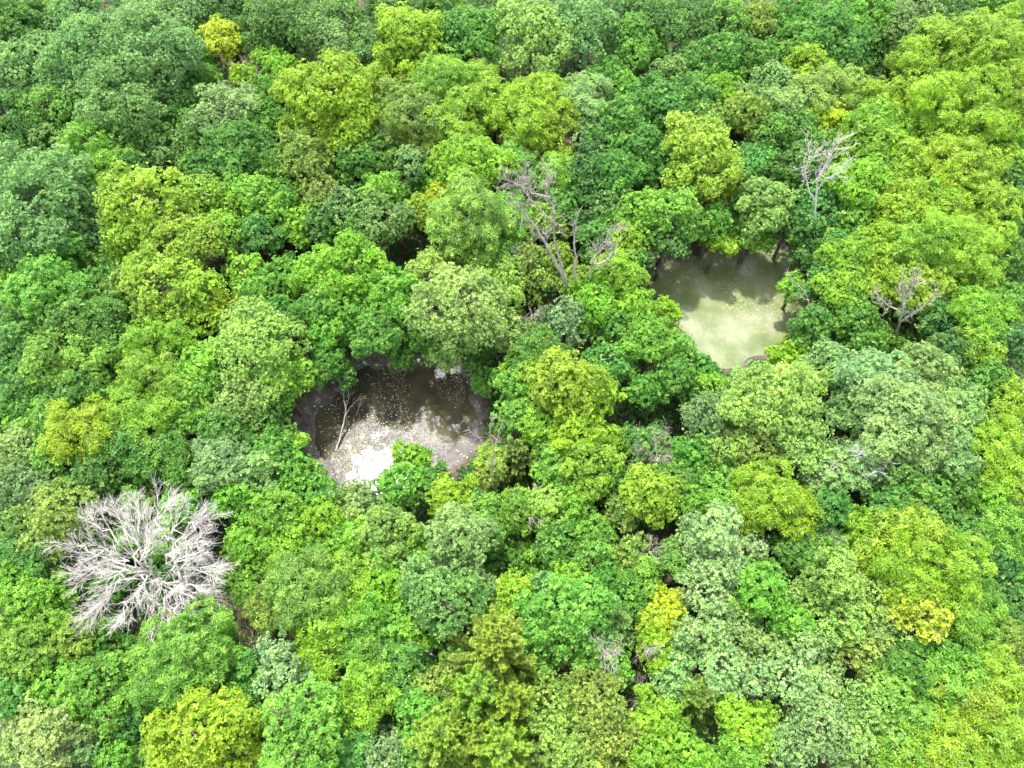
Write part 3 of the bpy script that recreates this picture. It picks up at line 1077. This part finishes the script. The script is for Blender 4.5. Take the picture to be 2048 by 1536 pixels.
def mat_cols(name, cols):
    m, t, n, k = new_mat(name)
    o = n('ShaderNodeOutputMaterial'); p = n('ShaderNodeBsdfPrincipled'); p.inputs['Roughness'].default_value = .6
    a = n('ShaderNodeAttribute'); a.attribute_name = 'vary'; r = n('ShaderNodeValToRGB'); r.color_ramp.interpolation = 'CONSTANT'
    e = r.color_ramp.elements
    for i, c in enumerate(cols):
        z_ = e[0] if i == 0 else e.new(i / len(cols)); z_.position = i / len(cols); z_.color = (*c, 1)
    k(a.outputs['Fac'], r.inputs[0]); k(r.outputs[0], p.inputs['Base Color']); k(p.outputs[0], o.inputs['Surface'])
    return m
scatter('floating_leaves', WAT1w, 34, .085, [(.10, .08, .03), (.4, .36, .25), (.05, .04, .02), (.22, .2, .1), (.6, .56, .45)],
        'pale and brown dead leaves floating on the muddy pond', 5, WZ, 3.0, .46)
scatter('floating_yellow_leaves', WAT2w, 26, .085, [(.45, .42, .10), (.55, .52, .18), (.33, .33, .07), (.6, .6, .35), (.25, .12, .05)],
        'yellow leaves and scum floating on the green pond', 6, WZ, 2.6, .60)
scatter('mud_litter', MUD1w, 14, .12, [(.20, .17, .14), (.35, .31, .26), (.08, .06, .05), (.14, .10, .07), (.5, .47, .42)],
        'fallen leaves scattered on the dark mud around the muddy pond', 7, None, 2.5, .40)

# ------------------------------------------------------------------ undergrowth
def make_undergrowth():
    rg = np.random.default_rng(11)
    n = 210000
    Y = rg.uniform(-4, 108, n); hw = (math.tan(math.radians(HFOV / 2)) * np.sqrt(Y.clip(0) ** 2 + CAM_H ** 2)) * 1.04 + 3
    X = rg.uniform(-1, 1, n) * 72; ok = np.abs(X) < hw; P = np.column_stack([X, Y])[ok]
    z, d, dw = ground_z(P)
    h = np.clip(vnoise(P, 4.5, 21) * 1.5 - .42, 0, 1) * 3.4 * np.clip(vnoise(P, 1.6, 22) * 1.3, .25, 1)
    h = h * np.clip(d / 3.5, .0, 1) + .12
    bare = vnoise(P, 6, 23) * .7 + vnoise(P, 1.2, 24) * .3
    keep = (d > .15 + .5 * rg.random(len(P))) & ((bare > .31) | (rg.random(len(P)) < .15) | (d < 3))
    P, z, h, d = P[keep], z[keep], h[keep], d[keep]; n = len(P)
    zz = z + h * (1 - .55 * rg.random(n) ** 2)
    C = np.column_stack([P + rg.normal(scale=.1, size=(n, 2)), zz])
    Nn = unit(rg.normal(scale=.5, size=(n, 3)) + [0, 0, 1])
    Q = leaf_quads(rg, C, Nn, 4, .28, .18, (0, .7), .2)
    v = np.clip(.25 + .5 * vnoise(P, 3.3, 25) + rg.normal(scale=.15, size=n), 0, 1)
    me = quads_mesh('undergrowth', Q, M_UNDER, np.repeat(v, 4), np.repeat((rg.random(n) < .08) * .7, 4))
    o = link('undergrowth', me); o.color = (.045, .145, .025, 1)
    tag(o, 'low tangled green undergrowth covering the forest floor between the trees', 'undergrowth', kind='stuff')
make_undergrowth()

# ------------------------------------------------------------------ living trees
def size_word(r): return 'small' if r < 44 else ('middling' if r < 64 else 'broad')
def direction(dx, dy):
    a = math.degrees(math.atan2(-dy, dx)) % 360
    return ['right of', 'upper right of', 'above', 'upper left of', 'left of', 'lower left of', 'below', 'lower right of'][int((a + 22.5) // 45) % 8]

rows = []
for ln in TREES.strip().splitlines():
    f = [s.strip() for s in ln.split('|')]; q = f[0].split()
    rows.append(dict(px=float(q[0]), py=float(q[1]), r=float(q[2]), col=q[3], sp=q[4], hs=float(q[5]) if len(q) > 5 else 1.0,
                     label=f[1] if len(f) > 1 else None, handle=f[2] if len(f) > 2 else None))
MARKS = [(r['px'], r['py'], r['handle']) for r in rows if r['handle']] + [
    (780, 850, 'muddy pond'), (1470, 600, 'green pond'), (275, 1120, 'big bare tree'), (1090, 420, 'forked snag'), (1640, 350, 'pale standing snag'),
    (1815, 600, 'branching snag'), (1325, 870, 'grey twig brush')]
used = {r['label'] for r in rows if r['label']}
def auto_label(r):
    w = f"{size_word(r['r'])} {COLW[r['col']]} {KIND[r['sp']][1]}"
    near = sorted(MARKS, key=lambda m: math.hypot(m[0] - r['px'], m[1] - r['py']))[:10]
    cands = [f"{w} {direction(r['px'] - a[0], r['py'] - a[1])} the {a[2]}" for a in near[:1]]
    cands += [f"{w} between the {a[2]} and the {b[2]}" for i, a in enumerate(near[:4]) for b in near[i + 1:6]
              if (a[0] - r['px']) * (b[0] - r['px']) + (a[1] - r['py']) * (b[1] - r['py']) < 0]
    cands += [f"{w} {direction(r['px'] - a[0], r['py'] - a[1])} the {a[2]}, {direction(r['px'] - b[0], r['py'] - b[1])} the {b[2]}" for i, a in enumerate(near) for b in near[i + 1:]]
    w2 = w.split(' ', 1)[1]
    cands += [f"{w2} {direction(r['px'] - a[0], r['py'] - a[1])} the {a[2]}, {direction(r['px'] - b[0], r['py'] - b[1])} the {b[2]}" for i, a in enumerate(near) for b in near[i + 1:]]
    for c in cands:
        if c not in used and len(c.split()) <= 16:
            return c
    return cands[0]

rnd = random.Random(3)
PLACED = []
for i, r in enumerate(rows):
    if not r['label']: r['label'] = auto_label(r)
    used.add(r['label'])
    dist = 62.0
    for _ in range(4):
        Rm = r['r'] * dist / F * 1.10
        ci = min(range(5), key=lambda c: abs(math.log(CLASS_R[c] / Rm)))
        tr, br, cr, zc, H, R = proto(r['sp'], ci, i % (2 if ci == 0 else 3))
        s = Rm / R
        hz = s ** .5 * r['hs']
        zcen = zc * hz + (.25 * R * s)
        c = at(r['px'], r['py'], zcen); dist = float(np.linalg.norm(c - [0, 0, CAM_H]))
    gz = float(ground_z(np.array([c[:2]]))[0][0]); gz = max(gz, -.25)
    nm, kw = KIND[r['sp']]
    e = link(nm, None)
    e.location = (c[0], c[1], gz); e.rotation_euler = (rnd.uniform(-.04, .04), rnd.uniform(-.04, .04), rnd.uniform(0, 6.283))
    e.scale = (s, s, hz)
    tag(e, r['label'], 'shrub' if r['sp'] == 'v' and r['hs'] < 1.5 else 'tree')
    tint = [rnd.uniform(.90, 1.12), rnd.uniform(.92, 1.08), rnd.uniform(.8, 1.25)]
    base = COL[r['col']]
    # crown keeps its natural depth even where the trunk is stretched
    for nm2, me in (('trunk', tr), ('branches', br), ('crown', cr)):
        o = link(nm2, me, e)
        if nm2 == 'crown':
            k_ = s / hz; o.scale = (1, 1, k_)
            o.location = (0, 0, zc)
            o.color = (*[min(1, b * t) for b, t in zip(base, tint)], 1)
            if r['sp'] == 'c': o.location = (0, 0, zc)
    PLACED.append((c[0], c[1], s * R, H * hz))

# ------------------------------------------------------------------ dead wood
def grow(rg, lines, p, d, L, r, lev, spread=.55, up=.15, kids=5, curve=.18, minr=.012, out=None):
    k = 5
    P = [np.array(p, float)]; dd = unit(np.array(d, float))
    for j in range(k - 1):
        dd = unit(dd + rg.normal(scale=curve, size=3) + np.array([0, 0, up * .35]))
        P.append(P[-1] + dd * L / (k - 1))
    P = np.array(P)
    lines.append((P, np.linspace(r, max(r * .45, minr * .7), k), 5 if r > .06 else 3))
    if lev <= 0: return
    for j in range(kids):
        t = rg.uniform(.25, 1.0) if j else 1.0
        q = P[0] + 0; idx = t * (k - 1); i0 = min(int(idx), k - 2); q = P[i0] + (P[i0 + 1] - P[i0]) * (idx - i0)
        tdir = unit(P[i0 + 1] - P[i0])
        nd = unit(tdir + rg.normal(scale=spread, size=3))
        grow(rg, lines, q, nd, L * rg.uniform(.45, .72), max(r * (.62 - .22 * t), minr), lev - 1, spread, up, kids, curve, minr)

def dead_thing(name, label, cat, base, parts, mat, group=None):
    """parts: list of (part name, tube lines in world space)"""
    e = link(name, None); e.location = tuple(base); tag(e, label, cat, group)
    for pn, lines in parts:
        if not lines: continue
        L2 = [(P - np.array(base), R, s) for P, R, s in lines]
        link(pn, tubes_mesh(pn, L2, mat), e)
    return e

def big_bare_tree():
    rg = np.random.default_rng(77)
    base = at(325, 1225, 0)
    top = at(300, 1150, 6.5)
    trunk = [limb(rg, base - [0, 0, .4], top, .36, .25, 0, 7, 9, .015)]
    top2 = at(372, 1165, 7.5); trunk.append(limb(rg, base + [0, 0, 2.0], top2, .27, .2, 0, 6, 8, .02))
    fans = [(222, 1180, 10.5, 0), (255, 1215, 9.5, 0), (180, 1150, 11, 0), (170, 1092, 12, 0), (205, 1062, 12.5, 0), (225, 1108, 12, 0), (280, 1028, 13, 0), (315, 1038, 13, 1),
            (270, 1062, 12, 0), (345, 1058, 13, 1), (380, 1090, 12.5, 1), (385, 1045, 12, 1), (400, 1135, 11.5, 1), (388, 1170, 10.5, 1), (345, 1238, 9, 1), (318, 1215, 9, 1), (290, 1165, 10, 0), (330, 1110, 12, 1), (240, 1040, 12, 0),
            (292, 1108, 12.5, 0), (252, 1140, 11.5, 0), (322, 1165, 9.5, 1), (352, 1120, 12, 1), (200, 1205, 9.5, 0), (300, 1065, 12.5, 0)]
    cx, cy = 285, 1125
    parts = [('trunk', trunk)]
    for (px, py, h, w) in fans:
        src = top2 if w else top
        tgt = at(px, py, h * .88)
        lines = []
        out_px = np.array([px - cx, py - cy], float); out_px /= np.linalg.norm(out_px) + 1e-6
        far = at(px + out_px[0] * 44, py + out_px[1] * 34, h * .9)
        od = unit(far - tgt + np.array([0, 0, .4]))
        L = limb(rg, src, tgt, .10, .036, .08, 8, 6, .07); lines.append(L)
        P = L[0]
        for j in (3, 4, 5, 6, 6, 7, 7, 7):
            dd = unit(od * (.5 + .12 * j) + rg.normal(scale=.42, size=3) * [1, 1, .55])
            grow(rg, lines, P[j], dd, rg.uniform(1.0, 2.0), .026, 2, .36, .02, 6, .13, .0085)
        parts.append(('bare_limb', lines))
    dead_thing('bare_tree', 'big bleached bare tree of bare silvery limbs, its fine twigs spread wide', 'dead tree', base, parts, M_DEAD)
big_bare_tree()

def snag(label, base_px, lines_px, mat, hb=0.0, twig=3, name='dead_snag', seed=1, cat='dead tree', tl=1.0, kids=4, tr=.035):
    """dead stems drawn in the upright plane through the base"""
    rg = np.random.default_rng(seed)
    base = at(*base_px, 0); Y = base[1]
    parts = []
    for i, (pts, r0, r1) in enumerate(lines_px):
        P0 = np.array([at_depth(x, y, Y + dy) for x, y, dy in pts])
        t = np.linspace(0, 1, len(P0)); tt = np.linspace(0, 1, len(P0) * 3)
        P = np.stack([np.interp(tt, t, P0[:, c]) for c in range(3)], 1); P[1:-1] += rg.normal(scale=.05, size=P[1:-1].shape)
        lines = [(P, np.linspace(r0, r1, len(P)), 6)]
        if twig:
            for j in range(int(len(P) * .4), len(P)):
                for _ in range(2 if j < len(P) - 1 else 4):
                    d = unit(unit(P[min(j + 1, len(P) - 1)] - P[j - 1]) + rg.normal(scale=.6, size=3))
                    grow(rg, lines, P[j], d, rg.uniform(.7, 1.5) * tl, tr, min(2, twig - 1), .5, .2, kids, .15, .013)
        parts.append(('trunk' if i == 0 else 'bare_limb', lines))
    dead_thing(name, label, cat, base, parts, mat)

snag('tall forked grey snag with bare arms rising between the two ponds', (1135, 650),
     [([(1150, 612, 0), (1128, 555, 0), (1100, 505, .3), (1080, 465, .5), (1050, 428, .6), (1032, 410, .6)], .20, .055),
      ([(1132, 560, .1), (1118, 520, .8), (1108, 470, 1.2), (1108, 420, 1.5), (1090, 385, 1.5), (1094, 355, 1.5)], .13, .04),
      ([(1112, 450, 1.3), (1062, 402, 1.0), (1042, 372, 1.0), (1020, 362, 1.0)], .09, .03),
      ([(1100, 395, 1.4), (1058, 385, 1.6), (1052, 350, 1.6)], .07, .02)], M_SNAG, seed=2, tl=.85, tr=.03)
snag('thin straight pale snag right of the tall forked snag', (1153, 650), [([(1152, 592, 0), (1150, 520, 0), (1148, 465, 0), (1156, 425, 0)], .13, .04),
     ([(1149, 475, 0), (1145, 450, .1)], .05, .02)], M_SNAG, seed=3, twig=1, tl=.6, kids=2)
snag('low curved bare branches right of the thin pale snag', (1180, 650), [([(1178, 575, 0), (1185, 525, .2), (1200, 495, .3), (1222, 462, .5)], .12, .03),
     ([(1186, 528, .2), (1215, 520, .4), (1228, 500, .6)], .09, .03)], M_SNAG, seed=4, tl=.8)
snag('leaning bleached dead limb across olive leaves, lower left of the forked snag', (1115, 600), [([(1118, 585, 0), (1090, 548, 0), (1062, 530, .2), (1042, 510, .4)], .12, .04)], M_SNAG, seed=14, tl=.7)
snag('pale upright snag with brushy bare tops above the green pond', (1630, 530),
     [([(1630, 440, 0), (1632, 385, 0), (1640, 350, .1), (1655, 320, .3), (1670, 298, .5)], .10, .03),
      ([(1628, 400, 0), (1613, 370, .3), (1612, 335, .6), (1618, 305, .9)], .07, .02),
      ([(1633, 380, 0), (1652, 358, -.3), (1680, 340, -.5)], .05, .02)], M_DEAD, seed=5, tl=.95, kids=3, tr=.024)
snag('branching grey snag among green leaves on the right', (1795, 720),
     [([(1785, 690, 0), (1798, 650, 0), (1806, 620, .1), (1808, 590, .2), (1802, 565, .3)], .16, .04),
      ([(1806, 625, .1), (1780, 612, .4), (1758, 595, .7)], .08, .03),
      ([(1800, 645, 0), (1835, 620, -.3), (1870, 590, -.5)], .09, .03),
      ([(1808, 600, .2), (1826, 575, .2), (1832, 560, .3)], .06, .02)], M_SNAG, seed=6, tl=.6, tr=.028)
snag('pale broken snag with short white arms right of the muddy pond', (985, 1010),
     [([(988, 985, 0), (984, 930, 0), (990, 890, .2), (1004, 845, .4)], .08, .022),
      ([(986, 925, 0), (962, 880, -.3), (938, 860, -.5)], .045, .015), ([(984, 935, 0), (950, 905, -.7), (932, 880, -.9)], .045, .015),
      ([(988, 895, .1), (980, 862, 0), (985, 838, 0)], .05, .02)], M_SNAG, seed=7, twig=1, tl=.5, kids=2, tr=.022)
snag('two bare pale branches poking from leaves at the green pond\'s right shore', (1625, 700),
     [([(1630, 640, 0), (1612, 588, .0), (1585, 560, .1), (1575, 545, .1)], .06, .02), ([(1618, 600, 0), (1588, 590, -.2)], .04, .015)], M_SNAG, seed=8, twig=1, tr=.02, tl=.5)
snag('slim dark leaning dead sapling up among dark crowns, top left', (590, 130), [([(588, 120, 0), (580, 80, 0), (570, 45, 0)], .10, .04)], M_TWIG, seed=9, twig=1)
snag('bare curved white twigs over the shaded gap in the lower centre', (1195, 1350),
     [([(1200, 1345, 0), (1180, 1335, .2), (1150, 1325, .4), (1132, 1320, .6)], .06, .02), ([(1195, 1345, 0), (1215, 1325, 0), (1235, 1300, .2)], .06, .02),
      ([(1190, 1345, 0), (1200, 1320, .2), (1205, 1300, .3)], .05, .02)], M_SNAG, seed=10, tl=.8)
snag('bare twiggy branch at the upper rim of the dark brown gap, lower centre', (1255, 1330), [([(1255, 1330, 0), (1275, 1310, 0), (1298, 1300, 0)], .05, .02)], M_SNAG, seed=12, tl=.9)

def brush(label, px, py, rpx, h, mat, seed, n=16, lev=2, cat='dead brush', r=.035):
    """a tangle of dead twigs rising from one root"""
    rg = np.random.default_rng(seed); c = at(px, py, h); R = rpx * np.linalg.norm(c - [0, 0, CAM_H]) / F
    base = np.array([c[0], c[1], 0.]); lines = []
    stem = [limb(rg, base - [0, 0, .3], base + [0, 0, h * .6], .10, .07, 0, 5, 6, .03)]
    for i in range(n):
        a = i * 2.4 + rg.normal(scale=.3); d = unit(np.array([math.cos(a), math.sin(a), rg.uniform(.15, .9)]))
        grow(rg, lines, base + [0, 0, h * rg.uniform(.45, .65)], d, R * rg.uniform(.55, .8), r, lev, .5, .05, 5, .16, .012)
    dead_thing('dead_brush', label, cat, base, [('stem', stem), ('twigs', lines)], mat)
brush('grey dead twig brush right of the broad yellow lime dome', 1325, 880, 56, 8.5, M_SNAG, 20, 20)
brush('brown tangled dead brush below the bright yellow tree, top left', 470, 128, 44, 9.0, M_SNAG, 21, 16)
brush('brown dead twigs behind light green leaves near the left edge', 160, 592, 44, 9.0, M_TWIG, 22, 14)
brush('spreading brown dead brush in a shaded gap, lower right', 1652, 1055, 52, 9.5, M_SNAG, 23, 16)
brush('thin grey twig fan left of the whitish sage dome', 1312, 1078, 36, 10.0, M_SNAG, 24, 12)
brush('pink brown dead twigs beside the dark gap, lower centre', 1302, 1372, 38, 7.0, M_SNAG, 25, 12)
brush('brown dead twigs between the dense round tree and the golden olive tree', 478, 1268, 36, 9.0, M_TWIG, 26, 12)
brush('faint brown twigs in the shade left of the emerald gap, upper centre', 1205, 380, 40, 8.0, M_TWIG, 27, 12)
brush('grey dead twigs showing through the pale crown below the muddy pond', 1060, 985, 50, 9.5, M_SNAG, 28, 14)
brush('bare grey twigs poking through the middle of the broad silvery sage dome', 1790, 868, 46, 14.0, M_DEAD, 29, 10)
brush('bare pale twigs in the lower left of the broad silvery sage dome', 1690, 885, 30, 12.0, M_DEAD, 30, 8)
brush('small grey twig tangle left of the pale round tree between ponds', 1065, 585, 26, 10.5, M_SNAG, 31, 10)
brush('dark dead twigs in the shadow at the far upper right', 1706, 108, 26, 7.0, M_TWIG, 32, 10)
brush('small grey twigs sticking out above the silvery sage dome', 1665, 690, 26, 9.0, M_SNAG, 33, 8)
brush('bare white twigs at the lower edge of the blue grey lower dome', 838, 1284, 26, 9.0, M_DEAD, 34, 8)
brush('twigs lying in the brown gap near the bottom edge, right', 1500, 1400, 34, 5.5, M_SNAG, 35, 8)

def pond_branch():
    rg = np.random.default_rng(40); L = []
    P = np.array([at(672, 902, -.25), at(682, 868, .2), at(690, 835, .9), at(692, 818, 1.3), at(688, 800, 1.7)])
    t = np.linspace(0, 1, 5); tt = np.linspace(0, 1, 13); P = np.stack([np.interp(tt, t, P[:, c]) for c in range(3)], 1); P[1:] += rg.normal(scale=.03, size=P[1:].shape)
    trunk = [(P, np.linspace(.10, .05, 13), 6)]
    for a, b, c in (((690, 833, .95), (700, 815, 1.3), (715, 800, 1.5)), ((691, 822, 1.2), (688, 800, 1.7), (685, 785, 1.9)), ((691, 815, 1.3), (697, 800, 1.6), (698, 788, 1.8))):
        Q = np.array([at(*a), at(*b), at(*c)]); L.append((Q, np.array([.045, .03, .012]), 4))
        for _ in range(5):
            grow(rg, L, Q[1] + (Q[2] - Q[1]) * rg.random(), unit(Q[2] - Q[1] + rg.normal(scale=.3, size=3)), .8, .018, 1, .5, .1, 3, .12, .01)
    dead_thing('fallen_branch', 'long bare dead branch leaning out of the muddy pond, left side', 'branch', at(672, 902, -.3), [('stem', trunk), ('twigs', L)], M_SNAG)
    L = []; Q = np.array([at(713, 832, -.25), at(718, 815, .3), at(722, 798, .8)]); L.append((Q, np.array([.04, .03, .012]), 4))
    for _ in range(5): grow(rg, L, Q[1], unit(Q[2] - Q[1] + rg.normal(scale=.5, size=3)), .7, .015, 1, .5, .1, 3, .12, .01)
    dead_thing('fallen_branch', 'short thin dead branch right of the long one in the muddy pond', 'branch', at(713, 832, -.3), [('stem', L)], M_SNAG)
    L = [(np.array([at(908, 742, .1), at(918, 737, .3), at(934, 722, .9)]), np.array([.05, .04, .02]), 5)]
    dead_thing('fallen_branch', 'pale dead branch on the upper right bank of the muddy pond', 'branch', at(908, 742, 0), [('stem', L)], M_DEAD)
pond_branch()
